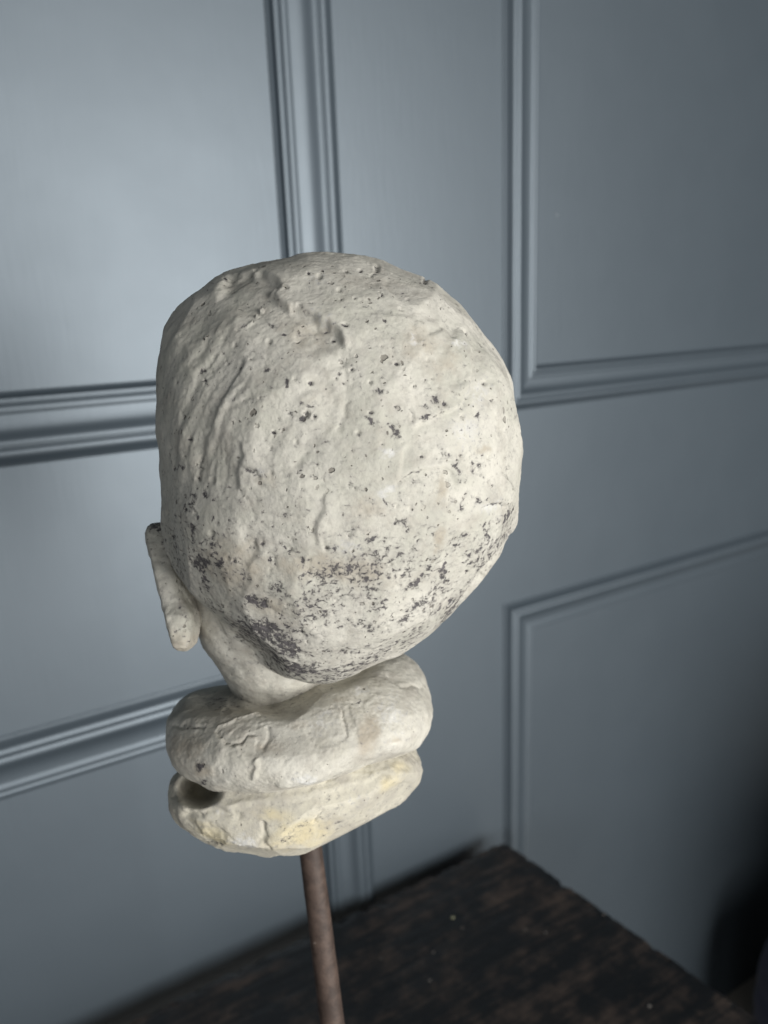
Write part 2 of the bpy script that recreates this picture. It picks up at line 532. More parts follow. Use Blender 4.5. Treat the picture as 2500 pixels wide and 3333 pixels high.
_ico = {}
def icosphere(level):
    if level not in _ico:
        bm = bmesh.new()
        bmesh.ops.create_icosphere(bm, subdivisions=4, radius=1.0)
        V = np.array([v.co for v in bm.verts]); Fc = np.array([[v.index for v in f.verts] for f in bm.faces]); bm.free()
        for _ in range(level - 4):
            E = np.concatenate([Fc[:, [0, 1]], Fc[:, [1, 2]], Fc[:, [2, 0]]]); E.sort(axis=1)
            key = E[:, 0].astype(np.int64) * len(V) + E[:, 1]
            uq, inv = np.unique(key, return_inverse=True)
            mid = V[uq // len(V)] + V[uq % len(V)]; mid /= np.linalg.norm(mid, axis=1)[:, None]
            n = len(Fc); m0, m1, m2 = inv[:n] + len(V), inv[n:2 * n] + len(V), inv[2 * n:] + len(V)
            V = np.concatenate([V, mid])
            Fc = np.concatenate([np.stack(q, 1) for q in ((Fc[:, 0], m0, m2), (m0, Fc[:, 1], m1), (m2, m1, Fc[:, 2]), (m0, m1, m2))])
        _ico[level] = (V, Fc)
    return _ico[level]

def outline_radius(poly, centre, n=720):
    poly = np.array(poly, float) - centre
    ang = np.arctan2(poly[:, 1], poly[:, 0])
    th = np.linspace(-np.pi, np.pi, n, endpoint=False)
    out = np.zeros(n)
    A, B = poly, np.roll(poly, -1, axis=0)
    for i, t in enumerate(th):
        d = np.array([math.cos(t), math.sin(t)])
        den = d[0] * (B - A)[:, 1] - d[1] * (B - A)[:, 0]
        s = (A[:, 0] * (B - A)[:, 1] - A[:, 1] * (B - A)[:, 0]) / np.where(abs(den) < 1e-9, 1e-9, den)
        u = (A[:, 0] * d[1] - A[:, 1] * d[0]) / np.where(abs(den) < 1e-9, 1e-9, den)
        ok = (s > 0) & (u >= 0) & (u <= 1)
        out[i] = s[ok].max() if ok.any() else out[i - 1]
    k = np.hanning(13); k /= k.sum()
    return th, np.convolve(np.concatenate([out[-8:], out, out[:8]]), k, 'same')[8:-8]

def fit_outline(D, P0, centre_px, C, poly, iters=6):
    """Scale a rounded body sideways until its outline has the traced proportions; the depth stays its own."""
    e1, e2, a = view_frame(C)
    th, R = outline_radius(poly, np.array(centre_px, float))
    L = np.stack([P0 @ e1, P0 @ e2, P0 @ a], 1)
    lat = np.hypot(L[:, 0], L[:, 1]); w = smooth(0.0, 0.9, lat / (np.linalg.norm(L, axis=1) + 1e-9))
    nb = 360
    for _ in range(iters):
        P = np.outer(L[:, 0], e1) + np.outer(L[:, 1], e2) + np.outer(L[:, 2], a) + C
        q = project(P) - np.array(centre_px)
        ang = np.arctan2(q[:, 1], q[:, 0]); rho = np.hypot(q[:, 0], q[:, 1])
        b = ((ang + np.pi) / (2 * np.pi) * nb).astype(int) % nb
        mx = np.zeros(nb); np.maximum.at(mx, b, rho)
        bc = (np.arange(nb) + 0.5) / nb * 2 * np.pi - np.pi
        s = np.interp(bc, th, R, period=2 * np.pi) / np.maximum(mx, 1)
        k = np.hanning(7); k /= k.sum()
        s = np.convolve(np.concatenate([s[-6:], s, s[:6]]), k, 'same')[6:-6]
        sv = np.interp(ang, bc, s, period=2 * np.pi)
        f = 1 + (sv - 1) * w
        L[:, 0] *= f; L[:, 1] *= f
    return np.outer(L[:, 0], e1) + np.outer(L[:, 1], e2) + np.outer(L[:, 2], a) + C

def polyline_dist(q, pts):
    """distance and signed side of pixels q from a polyline"""
    pts = np.array(pts, float)
    best = np.full(len(q), 1e9); side = np.zeros(len(q)); along = np.zeros(len(q))
    tot = 0
    for A, B in zip(pts[:-1], pts[1:]):
        d = B - A; L = np.hypot(*d)
        t = np.clip(((q - A) @ d) / (L * L), 0, 1)
        v = q - A - np.outer(t, d)
        dist = np.hypot(v[:, 0], v[:, 1])
        m_ = dist < best
        best[m_] = dist[m_]
        side[m_] = np.sign(d[0] * v[m_, 1] - d[1] * v[m_, 0])
        along[m_] = tot + t[m_] * L
        tot += L
    return best, side, along / max(tot, 1)

def normals_of(P, Fc):
    n = np.cross(P[Fc[:, 1]] - P[Fc[:, 0]], P[Fc[:, 2]] - P[Fc[:, 0]])
    N = np.zeros_like(P)
    for k in range(3): 
        for ax in range(3):
            N[:, ax] += np.bincount(Fc[:, k], weights=n[:, ax], minlength=len(P))
    return N / (np.linalg.norm(N, axis=1)[:, None] + 1e-12)

def chips(P, N, h, pick, count, depth, tilt, seed, spread, weight=1.0):
    """flat chipped faces: cut the surface back to small planes"""
    rs = np.random.RandomState(seed)
    ids = np.nonzero(pick)[0]
    for _ in range(count):
        i = rs.choice(ids)
        n = unit(N[i] + rs.normal(size=3) * tilt)
        dist = (P - P[i]) @ n + rs.uniform(0.4, 1.0) * depth
        near = smooth(spread, spread * 0.7, np.linalg.norm(P - P[i], axis=1))
        cut = np.maximum(0, dist + h) * near * weight
        h -= cut
    return h

def blobs(q, items, front):
    s = np.zeros(len(q))
    for px, py, rx, ry, rot, amp in items:
        c, n = math.cos(math.radians(rot)), math.sin(math.radians(rot))
        x, y = q[:, 0] - px, q[:, 1] - py
        u = (x * c + y * n) / rx; v = (-x * n + y * c) / ry
        s = np.maximum(s, amp * np.exp(-(u * u + v * v) * 1.2))
    return s * front

HEAD_OUTLINE = [(1050, 823), (1155, 832), (1219, 840), (1261, 853), (1303, 876), (1388, 903), (1430, 931), (1472, 967), (1506, 986), (1556, 1049),
    (1607, 1112), (1649, 1176), (1679, 1243), (1683, 1306), (1691, 1391), (1708, 1446), (1708, 1476), (1700, 1548), (1696, 1611), (1693, 1704), (1683, 1729),
    (1653, 1759), (1641, 1805), (1611, 1847), (1577, 1898), (1535, 1944), (1472, 2008), (1409, 2067), (1362, 2100), (1312, 2134), (1233, 2165), (1143, 2201),
    (1083, 2222), (1010, 2225), (914, 2207), (842, 2177), (769, 2122), (721, 2074), (703, 2011), (661, 1973), (612, 1925), (560, 1840), (530, 1760), (524, 1695),
    (522, 1577), (513, 1480), (511, 1413), (505, 1329), (505, 1223), (513, 1143), (534, 1067), (568, 1012), (619, 970), (682, 928), (809, 869), (935, 835), (999, 822)]

def build_head():
    D, Fc = icosphere(8)
    cpx = (1105, 1490)
    C = at_depth(*cpx, HEAD_D)
    e1, e2, a = view_frame(C)
    x, y, z = D @ e1, D @ e2, D @ a
    r = 1.0 / np.sqrt((x / 0.103) ** 2 + (y / 0.118) ** 2 + (z / np.where(z > 0, 0.100, 0.112)) ** 2)
    # the face, turned away to the left: brow, nose, lips, chin
    fd = unit(-0.62 * e1 - 0.10 * e2 - 0.78 * a)
    up = unit(e2 - fd * (e2 @ fd)); sd = np.cross(fd, up)
    fu, fv, ff = D @ sd, D @ up, D @ fd
    fm = ff > 0.2
    def g(u0, v0, su, sv, amp): return fm * amp * np.exp(-((fu - u0) / su) ** 2 - ((fv - v0) / sv) ** 2)
    r = r + g(0, -0.10, .08, .20, .020) + g(0, -0.22, .13, .08, .012) + g(0, -0.46, .17, .06, .010) + g(0, -0.56, .15, .05, .008) + g(0, -0.78, .22, .14, .012)
    for sg in (-1, 1):
        r = r + g(sg * .28, .06, .15, .08, -.008) + g(sg * .26, .20, .22, .06, .005) + g(sg * .30, .03, .11, .04, .004)
    P = fit_outline(D, D * r[:, None], cpx, C, HEAD_OUTLINE)
    N = normals_of(P, Fc)
    q = project(P)
    front = smooth(0.02, 0.25, np.einsum('ij,ij->i', N, unit(-C)[None, :].repeat(len(N), 0)))
    edge = 0.25 + 0.75 * front
    h = np.zeros(len(P))
    # hand-modelled lumps, then flat trowelled faces
    W = P + 0.006 * np.stack([fbm(P * 30 + k * 9.1, 2) for k in range(3)], 1)
    h += 0.0019 * fbm(W * 19.0, 2) * edge
    h = chips(P, N, h, front > 0.3, 46, 0.0016, 0.08, 5, 0.06, smooth(0.0, 0.9, front))
    Wt = P + 0.012 * np.stack([fbm(P * 16 + 50 + k * 7.7, 3) for k in range(3)], 1)
    tex = fbm(Wt * 12.0 + 2.2, 2)
    h += 0.0015 * terrace(tex, 2.4, 0.09) * edge * (0.25 + 0.75 * smooth(-0.3, 0.3, fbm(P * 20 + 60, 1)))
    h += 0.00019 * fbm(P * 110.0, 3) * (0.5 + smooth(-0.3, 0.4, fbm(P * 25 + 7, 2)))
    h += 0.00016 * fbm(P * 420.0, 2)
    qj = q + np.stack([fbm(P * 120 + 31, 3), fbm(P * 120 + 57, 3)], 1) * 7.0
    brk = 0.35 + 0.65 * smooth(-0.4, 0.4, fbm(P * 75 + 91, 2))
    mm = 0.001
    cracks = np.zeros(len(P))
    def edge_(pts, drop, w=6.0, reach=60.0):
        """a skin's edge: the side on the right hand of the line (seen in the picture) lies lower"""
        d, sgn, t = polyline_dist(qj, pts)
        return -drop * mm * 0.75 * np.tanh(d * sgn / w) * np.exp(-(d / reach) ** 1.5) * smooth(0, 0.1, t) * smooth(1, 0.9, t) * front
    def groove(pts, depth, w=6.0, dirt=0.0, broad=0.0):
        nonlocal cracks
        d, sgn, t = polyline_dist(qj, pts)
        wg = smooth(0, 0.08, t) * smooth(1, 0.92, t) * front
        if dirt: cracks = np.maximum(cracks, dirt * np.exp(-(d / (w * 0.9)) ** 2) * wg * brk)
        return -mm * wg * (depth * np.exp(-(d / w) ** 2) * brk + broad * np.exp(-(d / (w * 5)) ** 2))
    # the seam over the crown; what lies below it is hollow
    h += edge_([(690, 985), (760, 905), (850, 893), (905, 925), (880, 958), (940, 1000), (1000, 1015), (1060, 1045), (1105, 1085), (1128, 1150)], 3.2, 6, 75)
    h += groove([(880, 905), (912, 930), (890, 962), (940, 1000)], 1.2, 6, 0.4) + groove([(945, 995), (1000, 1012), (1045, 1030)], 1.1, 6, 0.5)
    h += groove([(960, 1105), (1000, 1068), (1040, 1050)], 1.3, 15)
    # the crease running down from it
    h += groove([(1112, 1130), (1122, 1220), (1130, 1290), (1122, 1350), (1098, 1415)], 0.9, 8, 0.30, 0.5)
    h += edge_([(1060, 1240), (1095, 1300), (1085, 1360), (1075, 1420)], 0.4, 9, 45)
    h += groove([(1035, 1360), (1020, 1420), (985, 1480), (950, 1530)], 0.6, 20, 0, 0.4)
    # soft folds on the left, following the crown
    dd, sg, al = polyline_dist(q, [(560, 1750), (575, 1560), (605, 1400), (665, 1230), (760, 1090), (900, 980)])
    wav = fbm(P * 22 + 14, 2)
    flow = np.stack([dd * sg / 34.0 + 0.5 * wav, al * 4.0 + wav, wav * 0.4], 1)
    lz = smooth(860, 700, q[:, 0]) * smooth(1700, 1500, q[:, 1]) * smooth(960, 1080, q[:, 1]) * front
    h += 0.0008 * perlin(flow + 40.0) * lz + 0.0003 * perlin(flow * np.array([2.6, 2.0, 1.0]) + 9.0) * lz
    for pts, dp in (([(560, 1650), (572, 1500), (598, 1350), (650, 1210), (720, 1110)], .7), ([(640, 1600), (655, 1480), (680, 1380), (720, 1290), (790, 1165)], .9), ([(735, 1340), (790, 1310), (830, 1290)], .6), ([(668, 1340), (690, 1350), (670, 1420)], .7)):
        h += groove(pts, dp, 6, 0.25)
    h += edge_([(800, 1150), (760, 1240), (700, 1330), (670, 1400)], 0.9, 7, 40)
    h += edge_([(785, 1430), (790, 1490), (770, 1540), (775, 1600)], 1.2, 6, 40) + groove([(770, 1500), (785, 1520), (830, 1535), (850, 1555)], 1.0, 7, 0.7)
    h += groove([(775, 1590), (815, 1650), (830, 1700)], 0.7, 6, 0.4) + edge_([(830, 1760), (840, 1800), (800, 1850)], 0.8, 6, 35)
    # right side: overlapping skins of plaster
    h += edge_([(1500, 1060), (1535, 1120), (1545, 1190), (1530, 1260), (1500, 1285), (1465, 1262)], -1.5, 5, 45) + groove([(1540, 1150), (1545, 1200), (1530, 1260), (1500, 1285), (1462, 1258)], 0.7, 4, 0.35)
    h += edge_([(1340, 1395), (1400, 1360), (1460, 1340), (1510, 1310), (1545, 1250)], 1.3, 5, 50) + groove([(1370, 1370), (1400, 1355), (1460, 1342), (1500, 1318)], 0.7, 4, 0.7)
    h += groove([(1290, 1575), (1330, 1545), (1380, 1530)], 1.2, 5, 0.75) + edge_([(1290, 1575), (1330, 1545), (1380, 1530), (1440, 1522), (1470, 1540), (1490, 1600)], 1.2, 5, 45)
    h += groove([(1455, 1600), (1480, 1655), (1510, 1630), (1518, 1590)], 0.9, 6, 0.5) + edge_([(1290, 1570), (1310, 1480), (1325, 1440)], 0.8, 6, 35)
    h += edge_([(1560, 1655), (1610, 1642), (1668, 1640), (1678, 1600), (1655, 1555), (1635, 1530)], 2.2, 5, 45) + groove([(1560, 1655), (1610, 1642), (1668, 1640), (1678, 1600)], 1.2, 5, 0.75)
    h += groove([(1278, 1105), (1285, 1140), (1292, 1180)], 0.9, 7, 0.2) + groove([(1315, 1290), (1340, 1340), (1348, 1375)], 1.0, 4, 0.7)
    h += edge_([(1240, 900), (1290, 980), (1340, 1060), (1360, 1120)], -0.9, 6, 50) + edge_([(1560, 1130), (1600, 1240), (1610, 1330), (1640, 1420)], 0.9, 6, 40)
    h += edge_([(1345, 1040), (1380, 1050), (1400, 1080), (1450, 1070), (1500, 1110)], -1.0, 6, 35) + groove([(1560, 1250), (1575, 1290), (1600, 1340)], 0.9, 5, 0.5)
    h += groove([(1150, 1450), (1210, 1455), (1250, 1470)], 0.6, 3.5, 0.2) + groove([(1450, 1600), (1455, 1720), (1448, 1830), (1436, 1905)], 0.8, 5, 0.5) + edge_([(1450, 1560), (1458, 1720), (1446, 1880)], -0.8, 6, 40)
    h += groove([(1035, 1740), (1052, 1755), (1060, 1800)], 1.0, 5, 0.5) + edge_([(1060, 1600), (1050, 1670), (1030, 1720), (1035, 1780)], 1.0, 6, 35)
    h += groove([(1195, 1365), (1225, 1385), (1280, 1380), (1295, 1420)], 0.5, 7, 0.6) + groove([(930, 1345), (975, 1362), (1000, 1345)], 0.8, 6, 0.6)
    h += groove([(1180, 2075), (1290, 2030), (1350, 1975), (1420, 1935)], 0.7, 6, 0.7) + groove([(1360, 2080), (1400, 2010), (1425, 1960)], 0.6, 4, 0.5)
    for yy, k_ in ((1930, 0), (1985, 60), (2045, 20), (2100, 80)):
        h += groove([(740 + k_, yy - 40), (900, yy + 25), (1060, yy + 38), (1230, yy + 5)], 0.5, 9, 0.25)
    h += groove([(930, 1780), (980, 1835), (1010, 1850)], 0.7, 7, 0.6) + groove([(870, 1795), (885, 1830), (895, 1855)], 0.7, 5, 0.8)
    # shallow dents and knobs
    for px, py, rx, ry, rot, amp in ((800, 985, 70, 45, 25, -1.4), (700, 1230, 60, 100, 20, -0.8), (1030, 1090, 45, 60, 35, -1.2), (960, 1240, 80, 60, 0, 0.7), (1180, 1330, 60, 110, -10, 0.8), (1230, 1180, 70, 120, -20, 0.7),
                                     (1000, 1600, 110, 130, 0, 1.0), (1290, 1680, 120, 90, 0, 0.8), (880, 1430, 60, 60, 0, -0.8), (780, 1650, 60, 110, 0, 0.6), (1410, 1240, 80, 90, 0, 0.7), (1600, 1500, 50, 120, 0, 0.7),
                                     (1620, 1690, 60, 40, -20, -1.2), (1060, 1840, 240, 60, 0, -0.8), (840, 905, 25, 15, 30, 1.2), (1120, 1880, 18, 14, 0, 0.6)):
        h += blobs(q, [(px, py, rx, ry, rot, 1.0)], front) * amp * mm
    # open bubbles in the cast
    rs = np.random.RandomState(3)
    pitd = np.zeros(len(P))
    for _ in range(230):
        px, py = rs.uniform(520, 1690), rs.uniform(850, 2180)
        rr_ = rs.choice([4, 5, 6, 8, 9], p=[.38, .32, .2, .08, .02])
        m_ = (np.abs(q[:, 0] - px) < 30) & (np.abs(q[:, 1] - py) < 30) & (front > 0.05)
        d = np.hypot(q[m_, 0] - px, (q[m_, 1] - py) * rs.uniform(0.8, 1.25)) / rr_
        h[m_] += -1.3 * mm * np.exp(-d ** 4) * min(1.0, rr_ / 7) + 0.05 * mm * np.exp(-((d - 1.5) / 0.4) ** 2)
        pitd[m_] = np.maximum(pitd[m_], rs.uniform(0.1, 0.95) * np.exp(-(d * 0.95) ** 4))
    P = P + N * h[:, None]
    o = mesh_object('head', P - SL, Fc, PLASTER, statue)
    # stains with their own places
    dark = [(620, 1640, 22, 60, 15, .62), (628, 1730, 16, 60, 10, .75), (648, 1835, 34, 48, 0, .95), (712, 1832, 34, 26, -20, .85), (660, 1900, 26, 50, -20, .6), (690, 1770, 60, 24, 0, .5),
            (830, 1965, 46, 26, 10, .95), (905, 1910, 40, 30, 20, .62), (930, 1940, 26, 20, 0, .5), (850, 2060, 120, 50, 20, .80), (930, 2110, 90, 50, 25, .85), (780, 2080, 70, 60, 40, .6), (960, 2180, 120, 30, 5, .85), (880, 2150, 90, 30, 10, .7),
            (1060, 1960, 60, 30, 20, .62), (1040, 1935, 26, 16, 0, .7), (980, 1835, 36, 10, 50, .9), (930, 1790, 30, 10, 55, .85), (880, 1820, 8, 36, -20, .75), (1000, 1970, 30, 14, 0, .4),
            (1135, 1855, 44, 24, -15, .85), (1215, 1820, 60, 20, -10, .7), (1220, 1750, 16, 40, 35, .8), (1300, 1700, 30, 20, 0, .75), (1350, 1905, 60, 18, -30, .88), (1400, 1850, 26, 18, -50, .8), (1450, 1860, 9, 70, 12, .85), (1475, 1780, 26, 30, 30, .55),
            (1560, 1790, 50, 22, -50, .75), (1580, 1730, 12, 30, 10, .8), (1665, 1690, 12, 36, 15, .95), (1620, 1820, 26, 60, 40, .62), (1390, 1960, 100, 16, -35, .85), (1310, 2010, 60, 16, -40, .85), (1215, 1970, 22, 16, -20, .85), (1200, 2045, 34, 14, -20, .75),
            (1150, 2030, 140, 24, -4, .58), (1350, 2070, 80, 30, -35, .62), (1130, 2120, 150, 26, -6, .55), (1540, 1900, 60, 14, -50, .55), (1430, 1985, 50, 10, -35, .5),
            (1205, 1370, 44, 12, 28, .9), (1285, 1395, 20, 40, -20, .85), (1230, 1275, 14, 12, 0, .9), (1425, 1315, 24, 26, 10, .72), (1385, 1355, 26, 12, -20, .8), (1550, 1352, 22, 10, 0, .7), (1440, 1475, 20, 26, 0, .68), (1485, 1540, 12, 50, -20, .6), (1540, 1520, 26, 34, 40, .6),
            (1500, 1650, 14, 24, -30, .7), (1575, 1630, 40, 10, -25, .7), (1260, 1640, 10, 22, -25, .8), (830, 1540, 26, 16, 30, .7), (870, 1205, 14, 9, 0, 1.0), (935, 1250, 12, 13, 0, 1.0), (945, 1342, 12, 14, 20, .95), (985, 1365, 24, 12, -10, .95), (1000, 1320, 26, 16, -20, .6),
            (920, 1082, 8, 7, 0, 1.0), (875, 1050, 22, 8, 40, .7), (845, 1625, 18, 10, 0, .75), (660, 1612, 14, 8, 0, .75), (690, 1620, 10, 8, 0, .8), (645, 1680, 12, 14, 0, .7), (1350, 1740, 14, 30, 20, .5), (590, 1520, 22, 14, 0, .6),
            (740, 1688, 6, 8, 0, 1.2), (700, 1690, 5, 7, 0, .9), (1122, 1672, 5, 5, 0, 1.3), (1404, 1833, 5, 5, 0, 1.2), (1110, 1205, 8, 9, 0, 1.0), (1060, 1260, 6, 6, 0, 1.0)]
    stain_c = cracks
    dark = [(a_, b_, c_, d_, e_, f_ * (0.80 if a_ > 1010 and b_ > 1600 and c_ > 12 else 0.98)) for a_, b_, c_, d_, e_, f_ in dark]
    jj = q + np.stack([fbm(P * 160 + 3, 3), fbm(P * 160 + 77, 3)], 1) * 14.0
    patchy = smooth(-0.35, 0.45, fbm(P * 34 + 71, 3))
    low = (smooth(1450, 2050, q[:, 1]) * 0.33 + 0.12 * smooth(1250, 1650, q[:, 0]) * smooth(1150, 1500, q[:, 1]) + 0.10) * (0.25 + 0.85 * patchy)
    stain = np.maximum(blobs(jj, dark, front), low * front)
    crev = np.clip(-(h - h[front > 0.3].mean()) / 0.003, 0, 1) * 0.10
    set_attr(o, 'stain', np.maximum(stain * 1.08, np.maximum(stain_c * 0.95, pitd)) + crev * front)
    warm = [(980, 1060, 150, 90, 30, .55), (1370, 1120, 90, 110, -20, .6), (1450, 1180, 80, 90, 0, .55), (1080, 1860, 230, 60, 5, .95), (760, 1840, 160, 120, 30, .8), (880, 1990, 120, 60, 20, .7), (1430, 1590, 30, 60, 0, .9), (1430, 1750, 24, 50, 0, .9),
            (1580, 1465, 40, 20, 0, .8), (1200, 1650, 70, 60, 0, .6), (1100, 900, 200, 40, 10, .4), (1030, 1310, 60, 60, 0, .4), (1640, 1930, 40, 120, 40, .5), (870, 1560, 60, 40, 0, .5)]
    set_attr(o, 'warm', blobs(jj, warm, np.maximum(front, 0.3)) + 0.08 * fbm(P * 30, 2))
    white = [(1265, 1475, 30, 22, 0, .95), (1260, 1600, 44, 26, -30, .95), (1140, 1790, 60, 50, 0, .8), (1040, 1030, 60, 30, 20, .6), (850, 1540, 40, 26, 0, .6), (1490, 1120, 40, 26, 0, .8), (1520, 1400, 70, 80, 0, .7), (1600, 1650, 60, 36, 0, .8), (1350, 1100, 24, 16, 40, .8),
             (1150, 2110, 30, 12, 0, .8), (1470, 1970, 30, 8, -20, .8), (1030, 905, 80, 30, 0, .5), (1560, 1280, 50, 80, 20, .6)]
    set_attr(o, 'white', blobs(jj, white, front) * 0.9)
    return o
head = build_head()

# ---- rounded neck folds: flattened bodies about the neck's axis
UP = unit(np.array([0.04, 0.03, 1.0]))
def fold(name, cpx, depth, semi, tall, power, outline, mat, lumps, features, warm, white, dark, dents=(), level=8, chip=(16, 0.0009, 0.06, 0)):
    D, Fc = icosphere(level)
    C = at_depth(*cpx, depth)
    e1, e2, a = view_frame(C)
    side = unit(e1 - UP * (e1 @ UP)); back = np.cross(UP, side)
    u, v, w = D @ side, D @ back, D @ UP
    r = (np.abs(u / semi[0]) ** power + np.abs(v / semi[1]) ** power + np.abs(w / tall) ** power) ** (-1.0 / power)
    P = fit_outline(D, D * r[:, None], cpx, C, outline)
    N = normals_of(P, Fc); q = project(P)
    front = smooth(0.02, 0.25, N @ unit(-C)); edge = 0.25 + 0.75 * front
    h = lumps[0] * fbm(P * 30 + 11, 2) * edge + lumps[1] * fbm(P * 95 + 2, 3) + 0.00018 * fbm(P * 420, 2)
    rid = 1 - np.abs(fbm(P * 45 + 8.8, 2)) * 2.2
    h += lumps[2] * np.clip(rid, -0.5, 1) * edge
    h = chips(P, N, h, (front > 0.1) & (q[:, 1] > chip[3]) & (q[:, 0] > 730), chip[0], chip[1], chip[2], 9, 0.06)
    Wt = P + 0.010 * np.stack([fbm(P * 25 + 150 + k * 7.7, 3) for k in range(3)], 1)
    h += 0.0011 * terrace(fbm(Wt * 17.0 + 12.2, 2), 2.2, 0.10) * edge * smooth(-0.25, 0.3, fbm(P * 24 + 70, 1))
    hollow = np.zeros(len(P))
    for px, py, rx, ry, rot, amp in dents:
        x_, y_ = q[:, 0] - px, q[:, 1] - py
        c_, n_ = math.cos(math.radians(rot)), math.sin(math.radians(rot))
        d2 = ((x_ * c_ + y_ * n_) / rx) ** 2 + ((-x_ * n_ + y_ * c_) / ry) ** 2
        hollow += amp * np.exp(-d2 ** 2.5) * smooth(0.0, 0.1, N @ unit(-C))
    qj = q + np.stack([fbm(P * 80 + 1, 3), fbm(P * 80 + 41, 3)], 1) * 14.0
    for pts, width, height, step, sw in features:
        d, sgn, t = polyline_dist(qj, pts)
        h += (height * np.exp(-(d / width) ** 2) + (step * np.where(sgn > 0, np.exp(-d / sw), 0.0) if step else 0)) * smooth(0, .1, t) * smooth(1, .9, t) * front
    P = P + N * h[:, None] - np.outer(hollow, unit(C))          # a broken-out hollow goes straight in
    o = mesh_object(name, P - SL, Fc, mat, statue)
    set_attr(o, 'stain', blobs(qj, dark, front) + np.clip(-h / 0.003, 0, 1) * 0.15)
    set_attr(o, 'warm', blobs(qj, warm, front)); set_attr(o, 'white', blobs(qj, white, front))
    return o, P, q
mm = 0.001
ROLL = [(733, 2228), (679, 2234), (625, 2249), (576, 2291), (546, 2339), (540, 2388), (546, 2448), (564, 2496), (600, 2532), (691, 2574), (781, 2586), (902, 2580),
        (1022, 2556), (1113, 2526), (1203, 2490), (1324, 2457), (1360, 2436), (1390, 2387), (1408, 2321), (1402, 2267), (1384, 2201), (1354, 2158), (1320, 2130), (1250, 2105), (1150, 2105), (1000, 2140), (850, 2190)]
fold('neck_fold', (975, 2365), 0.515, (0.088, 0.080), 0.042, 2.4, ROLL, PLASTER_NECK, (0.0011, 0.0003, 0.0004),
     [([(685, 2380), (740, 2420), (760, 2425), (800, 2400), (830, 2400)], 6, -1.0 * mm, 0.9 * mm, 30), ([(690, 2380), (740, 2350), (790, 2335), (850, 2300)], 7, 0.9 * mm, -0.7 * mm, 30),
      ([(560, 2360), (610, 2350), (680, 2370)], 6, -1.2 * mm, 0, 1), ([(1100, 2300), (1115, 2350), (1125, 2400)], 6, -0.8 * mm, 0.6 * mm, 30),
      ([(830, 2470), (840, 2500), (835, 2540)], 10, 1.2 * mm, 0, 1), ([(870, 2360), (880, 2400), (850, 2440)], 10, -0.8 * mm, 0, 1), ([(1250, 2200), (1300, 2230), (1380, 2240)], 8, -0.8 * mm, 0.4 * mm, 25), ([(900, 2560), (990, 2545), (1080, 2505)], 12, 1.0 * mm, 0, 1)],
     [(620, 2430, 90, 70, 0, .75), (660, 2500, 60, 30, 20, .8), (1200, 2390, 36, 85, 10, 1.1), (1285, 2408, 22, 14, 0, .9), (860, 2430, 130, 40, 10, .5), (980, 2360, 90, 30, 0, .45), (760, 2300, 150, 30, 0, .6), (1120, 2270, 80, 20, -20, .5)],
     [(1000, 2540, 60, 30, -10, .9), (1170, 2250, 40, 30, 0, .7), (1270, 2330, 60, 90, 0, .6), (1050, 2350, 80, 80, 0, .5)],
     [(650, 2492, 14, 14, 0, .95), (665, 2540, 10, 8, 0, .8), (1175, 2290, 20, 10, 0, .55), (620, 2360, 60, 8, 0, .45), (720, 2270, 90, 30, 0, .25)])

BASE = [(570, 2518), (552, 2550), (558, 2592), (551, 2629), (570, 2659), (600, 2695), (661, 2731), (733, 2764), (793, 2767), (866, 2780), (962, 2773), (1022, 2758), (1083, 2731),
        (1203, 2677), (1294, 2623), (1354, 2562), (1369, 2508), (1360, 2472), (1330, 2420), (1230, 2380), (1050, 2360), (850, 2380), (680, 2440)]
BASE = [(x + (x - 955) * 0.012, y + max(0.0, y - 2560) * 0.045) for x, y in BASE]
fold('neck_base', (955, 2535), 0.526, (0.088, 0.076), 0.047, 2.8, BASE, PLASTER_BASE, (0.0014, 0.0009, 0.0007),
     [([(1065, 2630), (1030, 2660), (1025, 2695), (1050, 2700)], 6, -0.9 * mm, 0.6 * mm, 20),
      ([(640, 2690), (740, 2735), (860, 2740), (960, 2735)], 12, 1.2 * mm, -1.0 * mm, 30), ([(600, 2650), (700, 2640), (800, 2660)], 12, -1.2 * mm, 0, 1), ([(860, 2680), (850, 2720), (880, 2770)], 9, -1.5 * mm, 0, 1),
      ([(700, 2620), (850, 2610), (1000, 2590), (1150, 2545), (1330, 2480)], 10, 0.6 * mm, 0, 1)],
     [(980, 2720, 130, 60, -10, 1.0), (900, 2660, 90, 40, 10, .7), (700, 2720, 100, 40, 30, .8), (1270, 2560, 60, 40, -40, .8), (1300, 2500, 50, 40, 0, .6)],
     [(800, 2735, 50, 30, 0, .9), (700, 2650, 60, 20, -20, .5), (1150, 2610, 60, 40, 0, .4)],
     [(720, 2750, 50, 12, 15, .45), (930, 2740, 30, 24, 0, .45)], dents=[(641, 2568, 62, 50, 8, -0.034)], chip=(24, 0.0013, 0.09, 2560))

